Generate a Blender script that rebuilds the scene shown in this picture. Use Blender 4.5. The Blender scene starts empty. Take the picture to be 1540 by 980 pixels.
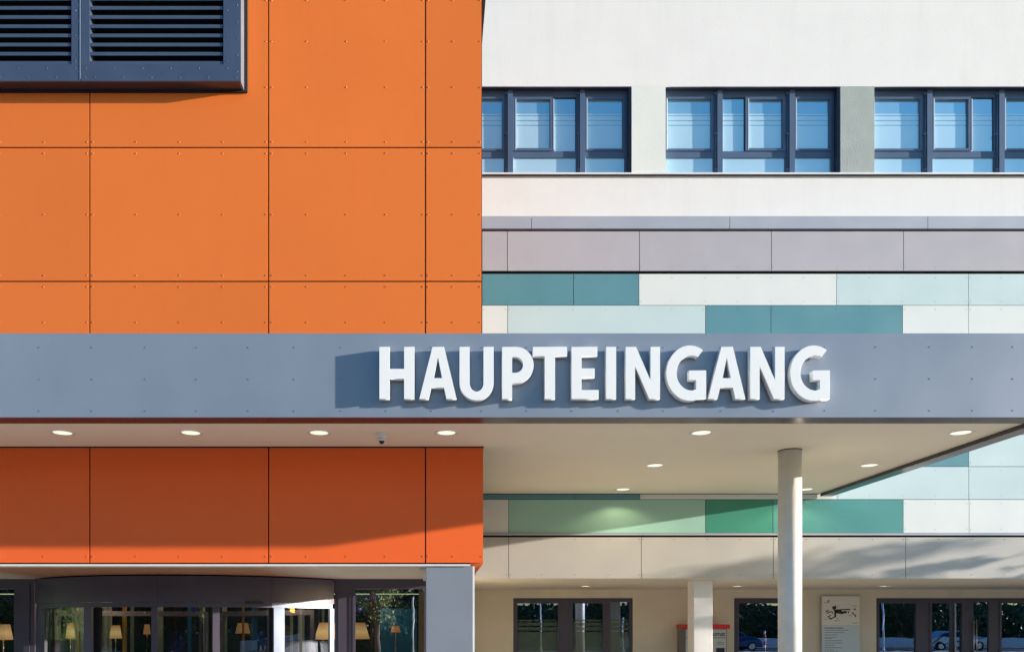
import bpy, bmesh, math, random
from mathutils import Vector
random.seed(7)
sc = bpy.context.scene
COL = sc.collection
F = 1200.0; VX = 655.0; VY = 940.0; ZC = 1.75
W0 = 1540.0; H0 = 980.0
YF = 1200/106.8      # canopy fascia
YO = 13.39           # orange cladding
YD = 17.65           # entrance glazing
YW = 18.18           # panelled wall
YP = 18.33           # plaster wall
YB = 23.53           # recessed wall
def PX(px, y): return (px-VX)*y/F
def PZ(py, y): return ZC-(py-VY)*y/F

# ------------------------------------------------------------------ materials
def new_mat(name):
    m = bpy.data.materials.new(name); m.use_nodes = True
    nt = m.node_tree; b = nt.nodes['Principled BSDF']
    return m, nt, b
def surf(name, col, rough=.5, metal=0, var=.06, vscale=1.5, bump=0, bscale=60, spec=.5, obj_var=0, streak=False, stretch=(1,1,1), stain=0):
    m, nt, b = new_mat(name); N = nt.nodes; L = nt.links
    tc = N.new('ShaderNodeTexCoord')
    mp = N.new('ShaderNodeMapping'); mp.inputs['Scale'].default_value = stretch
    L.new(tc.outputs['Object'], mp.inputs['Vector'])
    no = N.new('ShaderNodeTexNoise'); no.inputs['Scale'].default_value = vscale; no.inputs['Detail'].default_value = 6
    L.new(mp.outputs[0], no.inputs['Vector'])
    mr = N.new('ShaderNodeMapRange'); mr.inputs[1].default_value = .3; mr.inputs[2].default_value = .7
    mr.inputs[3].default_value = 1-var; mr.inputs[4].default_value = 1+var
    L.new(no.outputs['Fac'], mr.inputs[0])
    last = mr.outputs[0]
    if obj_var:
        oi = N.new('ShaderNodeObjectInfo'); m2 = N.new('ShaderNodeMapRange')
        m2.inputs[3].default_value = 1-obj_var; m2.inputs[4].default_value = 1+obj_var
        L.new(oi.outputs['Random'], m2.inputs[0])
        mu = N.new('ShaderNodeMath'); mu.operation = 'MULTIPLY'
        L.new(last, mu.inputs[0]); L.new(m2.outputs[0], mu.inputs[1]); last = mu.outputs[0]
    vm = N.new('ShaderNodeVectorMath'); vm.operation = 'SCALE'
    vm.inputs[0].default_value = col[:3]; L.new(last, vm.inputs['Scale'])
    cl = vm.outputs[0]
    if stain:
        n3 = N.new('ShaderNodeTexNoise'); n3.inputs['Scale'].default_value = .9; n3.inputs['Detail'].default_value = 8; n3.inputs['Roughness'].default_value = .65
        mp3 = N.new('ShaderNodeMapping'); mp3.inputs['Scale'].default_value = (3, 3, .35)
        L.new(tc.outputs['Object'], mp3.inputs[0]); L.new(mp3.outputs[0], n3.inputs['Vector'])
        r3 = N.new('ShaderNodeMapRange'); r3.inputs[1].default_value = .5; r3.inputs[2].default_value = .75
        r3.inputs[3].default_value = 1; r3.inputs[4].default_value = 1-stain
        L.new(n3.outputs['Fac'], r3.inputs[0])
        v3 = N.new('ShaderNodeVectorMath'); v3.operation = 'SCALE'; L.new(cl, v3.inputs[0]); L.new(r3.outputs[0], v3.inputs['Scale']); cl = v3.outputs[0]
    L.new(cl, b.inputs['Base Color'])
    b.inputs['Roughness'].default_value = rough; b.inputs['Metallic'].default_value = metal
    b.inputs['Specular IOR Level'].default_value = spec
    rr = N.new('ShaderNodeMapRange'); rr.inputs[1].default_value = .3; rr.inputs[2].default_value = .7
    rr.inputs[3].default_value = max(0, rough-.06); rr.inputs[4].default_value = min(1, rough+.06)
    L.new(no.outputs['Fac'], rr.inputs[0]); L.new(rr.outputs[0], b.inputs['Roughness'])
    if bump:
        n2 = N.new('ShaderNodeTexNoise'); n2.inputs['Scale'].default_value = bscale; n2.inputs['Detail'].default_value = 5
        L.new(tc.outputs['Object'], n2.inputs['Vector'])
        bp = N.new('ShaderNodeBump'); bp.inputs['Strength'].default_value = 1; bp.inputs['Distance'].default_value = bump
        L.new(n2.outputs['Fac'], bp.inputs['Height']); L.new(bp.outputs[0], b.inputs['Normal'])
    return m
def glass(name, tint, refl, through, body=(.01, .015, .03), rough=.0):
    """window glass: mirror coating over partly clear, partly dark body"""
    m, nt, b = new_mat(name); N = nt.nodes; L = nt.links
    out = N['Material Output']
    gl = N.new('ShaderNodeBsdfGlossy'); gl.inputs['Color'].default_value = (*tint, 1); gl.inputs['Roughness'].default_value = rough
    tr = N.new('ShaderNodeBsdfTransparent'); tr.inputs[0].default_value = (.93, .95, .96, 1)
    df = N.new('ShaderNodeBsdfDiffuse'); df.inputs[0].default_value = (*body, 1)
    m1 = N.new('ShaderNodeMixShader'); m1.inputs[0].default_value = through
    L.new(df.outputs[0], m1.inputs[1]); L.new(tr.outputs[0], m1.inputs[2])
    lw = N.new('ShaderNodeFresnel'); lw.inputs['IOR'].default_value = 1.5
    mr = N.new('ShaderNodeMapRange'); mr.inputs[1].default_value = .04; mr.inputs[3].default_value = refl; mr.inputs[4].default_value = 1
    L.new(lw.outputs[0], mr.inputs[0])
    ge = N.new('ShaderNodeNewGeometry'); iv = N.new('ShaderNodeMath'); iv.operation = 'SUBTRACT'; iv.inputs[0].default_value = 1
    L.new(ge.outputs['Backfacing'], iv.inputs[1]); ml = N.new('ShaderNodeMath'); ml.operation = 'MULTIPLY'
    L.new(iv.outputs[0], ml.inputs[0]); L.new(mr.outputs[0], ml.inputs[1])
    m2 = N.new('ShaderNodeMixShader'); L.new(ml.outputs[0], m2.inputs[0])
    L.new(m1.outputs[0], m2.inputs[1]); L.new(gl.outputs[0], m2.inputs[2])
    tc = N.new('ShaderNodeTexCoord'); no = N.new('ShaderNodeTexNoise'); no.inputs['Scale'].default_value = 1.3
    bp = N.new('ShaderNodeBump'); bp.inputs['Distance'].default_value = .0009; bp.inputs['Strength'].default_value = 1
    L.new(tc.outputs['Object'], no.inputs['Vector']); L.new(no.outputs['Fac'], bp.inputs['Height']); L.new(bp.outputs[0], gl.inputs['Normal'])
    L.new(m2.outputs[0], out.inputs[0])
    return m
def clear_glass(name):
    m, nt, b = new_mat(name); N = nt.nodes; L = nt.links
    tr = N.new('ShaderNodeBsdfTransparent'); tr.inputs[0].default_value = (.9, .94, .93, 1)
    gl = N.new('ShaderNodeBsdfGlossy'); gl.inputs['Roughness'].default_value = .02; mx = N.new('ShaderNodeMixShader'); mx.inputs[0].default_value = .03
    L.new(tr.outputs[0], mx.inputs[1]); L.new(gl.outputs[0], mx.inputs[2]); L.new(mx.outputs[0], N['Material Output'].inputs[0])
    return m
def emit(name, col, s):
    m, nt, b = new_mat(name)
    b.inputs['Base Color'].default_value = (*col, 1); b.inputs['Emission Color'].default_value = (*col, 1); b.inputs['Emission Strength'].default_value = s
    return m
def leafmat(name, c1, c2):
    m, nt, b = new_mat(name); N = nt.nodes; L = nt.links
    g = N.new('ShaderNodeNewGeometry'); r = N.new('ShaderNodeValToRGB')
    r.color_ramp.elements[0].color = (*c1, 1); r.color_ramp.elements[1].color = (*c2, 1)
    L.new(g.outputs['Random Per Island'], r.inputs[0]); L.new(r.outputs[0], b.inputs['Base Color']); b.inputs['Roughness'].default_value = .55
    return m
M = {}
M['orange'] = surf('orange_cladding', (.76, .185, .036), .42, var=.03, vscale=.35, obj_var=.04, spec=.2, stain=.02, bump=.0004, bscale=3)
M['orange_low'] = surf('shade_reddened_cladding', (.86, .145, .034), .42, var=.03, vscale=.35, obj_var=.03, spec=.18, stain=.02, bump=.0004, bscale=3)  # redder than the upper panels: canopy shade hue put into the base colour
M['orange_side'] = surf('darkened_orange_cladding', (.07, .02, .01), .6)  # darkened so the sunlit side throws less orange bounce on the white wall
M['bolt_o'] = surf('orange_bolt', (.55, .15, .04), .35, metal=.3)
M['bolt_d'] = surf('dark_bolt', (.10, .13, .19), .35, metal=.4)
M['bolt_t'] = surf('teal_bolt', (.09, .2, .25), .35)
M['bolt_l'] = surf('pale_bolt', (.4, .5, .52), .4)
M['dark'] = surf('shadow_gap_felt', (.012, .012, .016), .9)
M['anth'] = surf('anthracite_metal', (.07, .10, .165), .38, metal=.25, var=.07, vscale=2)
M['cheek'] = surf('side_cheek_metal', (.16, .18, .21), .4, metal=.1)
M['slat'] = surf('louvre_metal', (.09, .12, .19), .36, metal=.35, var=.05)
M['frame'] = surf('window_frame_metal', (.085, .135, .225), .4, metal=.1, var=.06)
M['sunlit_edge'] = surf('sunlit_edge_paint', (.50, .55, .62), .4)  # pale colour stands for sunlight on the jamb faces
M['lining'] = surf('dark_reveal_lining', (.018, .025, .05), .5)
M['framelow'] = surf('door_frame_metal', (.078, .068, .10), .35, metal=.1, var=.03)
M['edge_and_sunlit_frame'] = surf('edge_and_sunlit_frame_metal', (.25, .30, .40), .35, metal=.3)  # also serves door frame parts with sunlight painted in
M['fascia'] = surf('grey_blue_fascia', (.24, .283, .36), .40, metal=.15, var=.07, vscale=.9, spec=.5, bump=.0006, bscale=2, stretch=(1, 1, .6))
M['lip'] = surf('fascia_underside', (.07, .06, .07), .22, metal=.5, var=.05)
M['soffit'] = surf('soffit_paint', (.93, .85, .67), .6, var=.02, vscale=.6)
M['soffit_e'] = surf('entrance_soffit_bounce_paint', (.85, .76, .62), .6, var=.02)
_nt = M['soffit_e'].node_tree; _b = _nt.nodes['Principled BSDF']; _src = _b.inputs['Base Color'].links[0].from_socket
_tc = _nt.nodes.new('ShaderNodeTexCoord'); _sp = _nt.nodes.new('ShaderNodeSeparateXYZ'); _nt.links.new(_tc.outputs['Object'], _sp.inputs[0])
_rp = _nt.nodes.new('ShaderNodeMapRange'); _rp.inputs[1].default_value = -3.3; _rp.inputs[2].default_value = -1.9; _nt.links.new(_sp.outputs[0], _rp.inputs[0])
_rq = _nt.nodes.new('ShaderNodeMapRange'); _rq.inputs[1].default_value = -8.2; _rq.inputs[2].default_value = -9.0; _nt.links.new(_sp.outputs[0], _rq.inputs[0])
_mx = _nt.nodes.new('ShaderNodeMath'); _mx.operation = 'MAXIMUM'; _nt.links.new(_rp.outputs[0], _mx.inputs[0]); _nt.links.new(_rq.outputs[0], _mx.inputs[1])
_mc = _nt.nodes.new('ShaderNodeMix'); _mc.data_type = 'RGBA'; _nt.links.new(_mx.outputs[0], _mc.inputs['Factor']); _mc.inputs['A'].default_value = (.50, .24, .13, 1); _nt.links.new(_src, _mc.inputs['B'])  # brown bounce light from the orange cladding painted above the revolving door
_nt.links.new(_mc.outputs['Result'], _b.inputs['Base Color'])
M['soffit2'] = surf('recess_soffit_paint', (.78, .72, .60), .6, var=.02, vscale=.6)
M['plaster'] = surf('white_plaster', (.82, .82, .82), .85, var=.02, vscale=1.2, bump=.003, bscale=45, stain=.04)
M['pier_light'] = surf('pale_green_plaster', (.76, .80, .77), .85, var=.03, vscale=1.2, bump=.004, bscale=45)
M['pier_green'] = surf('grey_green_plaster', (.37, .42, .41), .85, var=.07, vscale=2.5, bump=.006, bscale=45)
M['coping'] = surf('zinc_coping', (.45, .47, .53), .38, metal=.15, var=.03)
M['greyband'] = surf('grey_cladding', (.47, .45, .49), .4, var=.025, obj_var=.015, spec=.5)
M['greylow'] = surf('warm_grey_cladding', (.50, .48, .445), .38, var=.03, obj_var=.015)
M['teal'] = surf('teal_cladding', (.115, .29, .34), .35, var=.03, obj_var=.02)
M['pale'] = surf('pale_aqua_cladding', (.57, .71, .72), .35, var=.02, obj_var=.012)
M['aqua_bounce'] = surf('aqua_bounce_cladding', (.34, .60, .52), .35, var=.02)  # this and the next two: warm canopy bounce put into greener colours
M['green'] = surf('teal_bounce_cladding_left', (.05, .29, .215), .35, var=.03)
M['teal_bounce'] = surf('teal_bounce_cladding_right', (.085, .31, .29), .35, var=.03)
M['white'] = surf('white_cladding', (.76, .80, .78), .35, var=.015, obj_var=.01)
M['beige'] = surf('beige_plaster', (.78, .70, .57), .85, var=.04, vscale=1.5, bump=.003, bscale=45, stain=.06)
M['letter'] = surf('white_letter_paint', (.88, .89, .89), .3, var=.01)
M['column'] = surf('column_paint', (.72, .70, .66), .5, var=.09, vscale=2.5, bump=.002, bscale=12, stain=.12)
M['sqcol'] = surf('square_column_paint', (.80, .79, .77), .6, var=.03, vscale=2.5, bump=.002, bscale=20, stain=.06)
M['pillar'] = surf('grey_blue_pillar_metal', (.25, .285, .34), .36, metal=.1, var=.02)
M['trim'] = surf('light_trim', (.75, .75, .73), .5, var=.02)
M['paving'] = surf('light_paving', (.50, .455, .40), .8, spec=.15, var=.12, vscale=.8, bump=.003, bscale=8)
M['road'] = surf('asphalt', (.06, .06, .062), .95, spec=.05, var=.15, vscale=.5, bump=.004, bscale=60)
M['mark'] = surf('road_paint', (.7, .7, .68), .7)
M['grass'] = surf('verge_grass', (.05, .09, .03), .95, spec=.05, var=.3, vscale=3)
M['red'] = surf('red_enamel', (.65, .02, .02), .3, var=.03)
M['machine'] = surf('machine_grey', (.50, .51, .52), .35, var=.02)
M['machside'] = surf('machine_side_grey', (.17, .17, .2), .4, var=.05)
M['ink'] = surf('dark_ink', (.02, .018, .025), .5)
M['inkgrey'] = surf('grey_ink', (.12, .14, .18), .5)
M['signtop'] = surf('sign_beige', (.82, .80, .74), .4, var=.01)
M['signlow'] = surf('sign_pale_blue', (.62, .70, .77), .4, var=.01)
M['screen'] = surf('screen_black', (.02, .022, .03), .12)
M['steel'] = surf('brushed_steel', (.6, .58, .55), .3, metal=.9)
M['whitepole'] = surf('white_pole_paint', (.85, .85, .85), .4)
M['glass_up'] = glass('sky_toned_window_glass', (.80, .97, 1.0), .60, .0, (.30, .52, .66))  # bright body colour paints in part of the blue sky reflection
M['glass_low'] = glass('dark_window_glass', (.5, .66, 1.0), .5, .35, (.006, .008, .014))
M['glass_door'] = glass('door_glass', (.75, .8, .95), .22, .9, (.006, .008, .014))
M['glass_side'] = glass('side_glass', (.85, .9, 1.0), .36, .9, (.006, .008, .014))
M['glass_leaf'] = clear_glass('leaf_glass')
M['film'] = glass('frosted_film', (.85, 1.0, 1.0), .45, .0, (.60, .82, .90))
M['film_low'] = glass('frosted_film_green', (.7, .8, .8), .12, .35, (.14, .19, .17))
M['lens'] = emit('downlight_lens', (1, .9, .72), .95)
M['lens_small'] = emit('small_downlight_lens', (1, .9, .72), 2.2)
M['rim'] = surf('downlight_rim', (.9, .88, .84), .3)
M['shade'] = emit('lamp_shade_cloth', (.95, .52, .13), .75)
_nt = M['shade'].node_tree; _b = _nt.nodes['Principled BSDF']; _tc = _nt.nodes.new('ShaderNodeTexCoord'); _sp = _nt.nodes.new('ShaderNodeSeparateXYZ'); _nt.links.new(_tc.outputs['Generated'], _sp.inputs[0])
_r = _nt.nodes.new('ShaderNodeValToRGB'); _nt.links.new(_sp.outputs[2], _r.inputs[0])
_r.color_ramp.elements[0].color = (.62, .30, .09, 1); _r.color_ramp.elements[1].color = (.42, .18, .05, 1); _e = _r.color_ramp.elements.new(.45); _e.color = (.95, .62, .24, 1)
_nt.links.new(_r.outputs[0], _b.inputs['Emission Color']); _b.inputs['Base Color'].default_value = (.3, .2, .1, 1)
M['shade_dim'] = emit('dim_lamp_shade_cloth', (.8, .35, .12), .35)
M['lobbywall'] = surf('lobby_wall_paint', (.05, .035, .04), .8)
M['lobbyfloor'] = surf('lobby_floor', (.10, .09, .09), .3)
M['blue'] = surf('blue_panel_paint', (.03, .30, .70), .5)
M['curt_r'] = surf('russet_curtain', (.16, .06, .04), .9)
M['curt_refl_g'] = surf('green_grey_curtain_and_reflection', (.55, .62, .56), .9)
M['curt_y'] = surf('ochre_curtain', (.55, .33, .06), .9)
M['bark'] = surf('bark', (.20, .16, .12), .9, bump=.01, bscale=12)
M['leaf'] = leafmat('leaves', (.02, .045, .012), (.09, .15, .035))
M['leaf2'] = leafmat('pale_leaves', (.10, .15, .05), (.40, .46, .20))
M['purple'] = leafmat('violet_awning_scraps', (.10, .09, .45), (.3, .28, .8))
M['carblue'] = surf('car_paint_blue', (.03, .07, .16), .22, metal=.4)
M['carred'] = surf('car_paint_silver', (.45, .46, .48), .25, metal=.6)
M['tyre'] = surf('tyre_rubber', (.02, .02, .02), .8)
M['carglass'] = surf('car_glass', (.01, .012, .016), .05)
M['redstripe'] = surf('red_reflective', (.7, .03, .03), .4)

# ------------------------------------------------------------------ helpers
def bx(bm, x0, x1, y0, y1, z0, z1, mi=0):
    vs = [bm.verts.new(p) for p in ((x0,y0,z0),(x1,y0,z0),(x1,y1,z0),(x0,y1,z0),(x0,y0,z1),(x1,y0,z1),(x1,y1,z1),(x0,y1,z1))]
    for f in ((0,3,2,1),(4,5,6,7),(0,1,5,4),(1,2,6,5),(2,3,7,6),(3,0,4,7)):
        fc = bm.faces.new([vs[i] for i in f]); fc.material_index = mi
def disc_y(bm, cx, y, cz, r, h, mi=0, n=8):
    """little bolt head standing proud of a face that looks to -y"""
    a = [bm.verts.new((cx+r*math.cos(t), y, cz+r*math.sin(t))) for t in [2*math.pi*i/n for i in range(n)]]
    b = [bm.verts.new((cx+.72*r*math.cos(t), y-h, cz+.72*r*math.sin(t))) for t in [2*math.pi*i/n for i in range(n)]]
    f = bm.faces.new(b); f.material_index = mi
    for i in range(n):
        f = bm.faces.new((a[i], a[(i+1)%n], b[(i+1)%n], b[i])); f.material_index = mi
def cyl(bm, cx, cy, z0, z1, r0, r1=None, n=32, mi=0, caps=True, smooth=True):
    if r1 is None: r1 = r0
    a = [bm.verts.new((cx+r0*math.cos(2*math.pi*i/n), cy+r0*math.sin(2*math.pi*i/n), z0)) for i in range(n)]
    b = [bm.verts.new((cx+r1*math.cos(2*math.pi*i/n), cy+r1*math.sin(2*math.pi*i/n), z1)) for i in range(n)]
    for i in range(n):
        f = bm.faces.new((a[i], a[(i+1)%n], b[(i+1)%n], b[i])); f.smooth = smooth; f.material_index = mi
    if caps:
        f = bm.faces.new(b); f.material_index = mi
        f = bm.faces.new(a[::-1]); f.material_index = mi
def obj(name, bm, mats, parent=None, bevel=0, loc=None):
    bmesh.ops.recalc_face_normals(bm, faces=bm.faces[:])
    me = bpy.data.meshes.new(name); bm.to_mesh(me); bm.free()
    for m in (mats if isinstance(mats, (list, tuple)) else [mats]): me.materials.append(m)
    o = bpy.data.objects.new(name, me); COL.objects.link(o)
    if parent: 
        o.parent = parent
        if parent.get('_loc'): pass
    if bevel:
        md = o.modifiers.new('bevel', 'BEVEL'); md.width = bevel; md.segments = 2; md.limit_method = 'ANGLE'; md.harden_normals = False
    return o
def box_obj(name, mat, parent, x0, x1, y0, y1, z0, z1, bevel=0):
    bm = bmesh.new(); bx(bm, x0, x1, y0, y1, z0, z1); return obj(name, bm, mat, parent, bevel)
def tag(o, label, cat, group=None):
    o['label'] = label; o['category'] = cat
    if group: o['group'] = group
    return o
def thing(name, label, cat, group=None, loc=(0,0,0)):
    """Empty at the base of a thing; parts are modelled in world space and offset back"""
    o = bpy.data.objects.new(name, None); COL.objects.link(o); o.location = loc; o.empty_display_size = .3
    return tag(o, label, cat, group)
def settle(root):
    """parts were modelled in world coordinates: shift them under the root's location"""
    off = -Vector(root.location)
    for c in root.children: c.location = Vector(c.location)+off
def struct(o): o['kind'] = 'structure'; return o
def dup(root, loc, label=None, group=None):
    r = root.copy(); COL.objects.link(r); r.location = loc
    if label: r['label'] = label
    if group: r['group'] = group
    for ch in list(root.children):
        c = ch.copy(); COL.objects.link(c); c.parent = r
        for g in ch.children:
            d = g.copy(); COL.objects.link(d); d.parent = c
    return r

# ------------------------------------------------------------------ the setting
def sheet(name, mat, x0, x1, y0, y1, z):
    bm = bmesh.new(); vs = [bm.verts.new(p) for p in ((x0,y0,z),(x1,y0,z),(x1,y1,z),(x0,y1,z))]; bm.faces.new(vs)
    return struct(obj(name, bm, mat))
sheet('ground', M['grass'], -400, 400, -400, 400, -.008)
sheet('paving', M['paving'], -40, 60, -7.2, 40, 0)
bm = bmesh.new(); bx(bm, -120, 120, -7.35, -7.2, -.12, .002); struct(obj('kerb', bm, M['coping']))
sheet('road', M['road'], -120, 120, -14.5, -7.35, -.004)
bm = bmesh.new()
for i in range(-18, 19): bx(bm, i*6-1.5, i*6+1.5, -11.06, -10.94, -.003, .001)
struct(obj('road_marking', bm, M['mark']))

# ------------------------------------------------------------------ orange wing
ob = thing('orange_building', 'orange panelled building wing over the revolving door', 'building', loc=(-6.6, YO+2.4, 0))
gap = .011
def bolts(bm, xs, zs, y, r, mi=1):
    for x in xs:
        for z in zs: disc_y(bm, x, y, z, r, .0055, mi)
def panel(name, parent, mats, px0, px1, py0, py1, y, bxs=(), bys=(), th=.02, r=.0135, g=gap, exact=None):
    """flat panel whose outline is given where it lies on its own wall plane"""
    x0, x1, z0, z1 = PX(px0, y)+g, PX(px1, y)-g, PZ(py1, y)+g, PZ(py0, y)-g
    bm = bmesh.new(); bx(bm, x0, x1, y, y+th, z0, z1, 0)
    bolts(bm, [PX(b, y) for b in bxs if x0+.01 < PX(b, y) < x1-.01], [PZ(b, y) for b in bys if z0+.01 < PZ(b, y) < z1-.01], y, r)
    return obj(name, bm, mats, parent)
cols = [(-674,-404),(-404,-134),(-134,135),(135,404),(404,640),(640,725)]
def colbolts(a, b):
    n = max(2, round((b-a)/59)); 
    if b-a > 240: n = 4
    if (a, b) == (404, 640): return [408.5, 461, 520.5, 579.7, 635.5]
    if (a, b) == (640, 725): return [643.5, 680.7, 721.5]
    return [a+4.2+i*(b-a-8.4)/4 for i in range(5)]
rowsO = [(-178, 21-40, [-170, -120, -60]), (-19, 222, [1, 62.5, 131.5, 213.5]), (222, 423, [230.7, 322.5, 414]), (423, 624, [431, 484.5, 560, 616])]
# upper field has one tall sheet from the grille zone down to the first seam
rowsO = [(-178, 222, [-170, -80, 1, 62.5, 131.5, 213.5]), (222, 423, [230.7, 322.5, 414]), (423, 662, [431, 484.5, 560, 640])]
for (a, b) in cols:
    for (t, u, ys) in rowsO:
        panel('cladding_panel', ob, [M['orange'], M['bolt_o']], a, b, t, u, YO, colbolts(a, b), ys)
    b2 = 727.5 if b == 725 else b
    bb = [643.5, 681, 724] if b == 725 else colbolts(a, b)
    panel('lower_cladding_panel', ob, [M['orange_low'], M['bolt_o']], a, b2, 662, 846.5, YO, bb, [836])
XR = PX(725, YO)
box_obj('backing_wall', M['dark'], ob, -14.4, XR-.03, YO+.045, 26.5, ZC+1.06, ZC+12)
# side of the wing that looks right, towards the white building
for (t, u) in ((-178, 222), (222, 423), (423, 662), (662, 846.5)):
    z0, z1 = PZ(u, YO)+gap, PZ(t, YO)-gap
    for (ya, yb) in ((YO+.005, YO+2.4), (YO+2.42, YW-.02)):
        xr = XR if u < 800 else PX(727.5, YO)-gap
        box_obj('side_cladding_panel', M['orange_side'], ob, xr-.022, xr, ya+.018, yb, z0, z1)
box_obj('roof_flashing', M['orange_side'], ob, -14.4, .873, YO-.06, YW, ZC+10.9, ZC+12.2)
XL = PX(713, YO)
box_obj('underside_edge', M['orange_low'], ob, XL-.06, PX(727.5, YO)-.012, YO+.022, YD+.3, ZC+1.035, ZC+1.057)
box_obj('drip_edge', M['trim'], ob, -14.4, XL-.062, YO+.03, YO+.36, ZC+1.0, ZC+1.035)
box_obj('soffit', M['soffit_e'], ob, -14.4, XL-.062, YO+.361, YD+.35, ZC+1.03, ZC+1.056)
x630, x640 = PX(629, YO+.4), PX(640, YO+.3)
box_obj('soffit_trim', M['trim'], ob, x640-.1, x640-.02, YO+.362, YD, ZC+.985, ZC+1.029)
settle(ob)

# grey pillar under the corner of the wing
bm = bmesh.new(); yp = YO+.06
bx(bm, PX(640.5, yp), PX(711.5, yp), yp, yp+.75, 0, ZC+.998)
pil = obj('corner_pillar', bm, M['pillar'], None, bevel=.008); 
pil_root = tag(pil, 'square blue-grey metal clad pillar under the corner of the orange wing', 'column')
bm = bmesh.new(); bx(bm, PX(711.7, yp), PX(711.7, yp)+.022, yp+.01, yp+.06, .0, ZC+.998)
obj('corner_bead', bm, M['whitepole'], pil)

# ------------------------------------------------------------------ louvre box
yl = 13.13
lb = thing('ventilation_grille', 'large blue-grey louvred ventilation box projecting from the orange cladding', 'ventilation grille', loc=(-6, YO-.1, PZ(122, yl)))
z_bot = PZ(122, yl); z_top = z_bot+2.9
xr = PX(362, yl)
cell = 228.5
edges = [362-14-0, ]
def louv(x_px): return PX(x_px, yl)
# housing: underside, right cheek, left cheek, back
zu = PZ(138, YO)
xb = PX(371, YO)
bm = bmesh.new()
def quad(bm, pts, mi=0):
    f = bm.faces.new([bm.verts.new(p) for p in pts]); f.material_index = mi; return f
xl_ = louv(362-4*cell-14)
bx(bm, xl_, xr-.002, yl+.035, YO-.002, z_bot+.004, z_bot+.03)
obj('box_underside', bm, M['lip'], lb)
bm = bmesh.new(); bx(bm, xr-.03, xr, yl+.035, YO-.03, z_bot, z_top); obj('side_cheek', bm, M['cheek'], lb)
bm = bmesh.new(); bx(bm, xr-.02, xr+.055, YO-.03, YO-.004, z_bot-.03, z_top); bx(bm, xl_, xr-.021, YO-.03, YO-.004, z_bot-.03, z_bot+.002); obj('rear_gasket', bm, M['dark'], lb)
bm = bmesh.new(); bx(bm, xl_, xr-.032, YO-.05, YO-.032, z_bot+.03, z_top); obj('back_panel', bm, M['dark'], lb)
for k in range(4):
    R = 362 - k*cell - (0 if k == 0 else 12); 
    # openings 201 px wide
    o1 = 336-k*228.5; o0 = o1-201
    r_edge = 362 if k == 0 else o1+14.6
    l_edge = o0-14.2
    bm = bmesh.new(); zo = PZ(97, yl)
    bx(bm, louv(l_edge)+.006, louv(r_edge)-.0, yl, yl+.034, z_bot, zo)
    bx(bm, louv(l_edge)+.006, louv(o0), yl+.0, yl+.034, zo, z_top)
    bx(bm, louv(o1), louv(r_edge), yl+.0, yl+.034, zo, z_top)
    # inner reveal
    bx(bm, louv(o0), louv(o0)+.012, yl+.0345, yl+.17, zo, z_top)
    bx(bm, louv(o1)-.012, louv(o1), yl+.0345, yl+.17, zo, z_top)
    bx(bm, louv(o0)+.0121, louv(o1)-.0121, yl+.0345, yl+.17, zo-.012, zo)
    for i in range(6):
        px = o0-6+i*(213/5); disc_y(bm, louv(px), yl, PZ(103, yl), .010, .005, 1)
        disc_y(bm, louv(px+14), yl, PZ(116.5, yl), .010, .005, 1)
    for i in range(8):
        disc_y(bm, louv(o1+6), yl, PZ(92-i*38, yl), .010, .005, 1)
        disc_y(bm, louv(r_edge-5), yl, PZ(108-i*25, yl), .010, .005, 1)
    obj('grille_frame', bm, [M['anth'], M['bolt_d']], lb)
    bm = bmesh.new(); n = 19; pitch = 13.8*yl/F
    for i in range(n):
        z = zo+.004+i*pitch
        if z+pitch > z_top: break
        # a blade: sloping plate with a short vertical nose
        xa, xc = louv(o0)+.0125, louv(o1)-.0125
        t = .004; yn = yl+.012
        prof = [(yn, z+.0), (yn, z+.052), (yn+.012, z+.066), (yn+.13, z+.135), (yn+.13, z+.127), (yn+.016, z+.058), (yn+.008, z+.048), (yn+.008, z+.0)]
        a = [bm.verts.new((xa, y, zz)) for y, zz in prof]; b = [bm.verts.new((xc, y, zz)) for y, zz in prof]
        m_ = len(prof)
        for j in range(m_): bm.faces.new((a[j], a[(j+1)%m_], b[(j+1)%m_], b[j]))
        bm.faces.new(a[::-1]); bm.faces.new(b)
    obj('louvre_blades', bm, M['slat'], lb)
bm = bmesh.new(); bx(bm, louv(120.7)-.008, louv(120.7)+.008, yl-.006, yl-.0005, z_bot+.03, z_top); obj('joint_strip', bm, M['edge_and_sunlit_frame'], lb)
settle(lb)

# ------------------------------------------------------------------ white building
wb = thing('hospital_building', 'white plastered building with teal, aqua and white cladding bands and a recessed ground floor', 'building', loc=(9, YW, 0))
XE = 28.3
x_in = XR-.02
panX = [763+198.6*i for i in range(-1, 9)]+[2516]
# plaster field
zc0, zc1 = PZ(327, YW), PZ(345.5, YW)
zw1, zw0 = PZ(130, YP), PZ(262.5, YP)
bm = bmesh.new()
bx(bm, x_in-.3, XE, YP, YP+.4, zw1, ZC+15.5)
bx(bm, x_in-.3, XE, YP, YP+.4, zc1+.02, zw0-.0)
obj('plaster_wall', bm, M['plaster'], wb)
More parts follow.
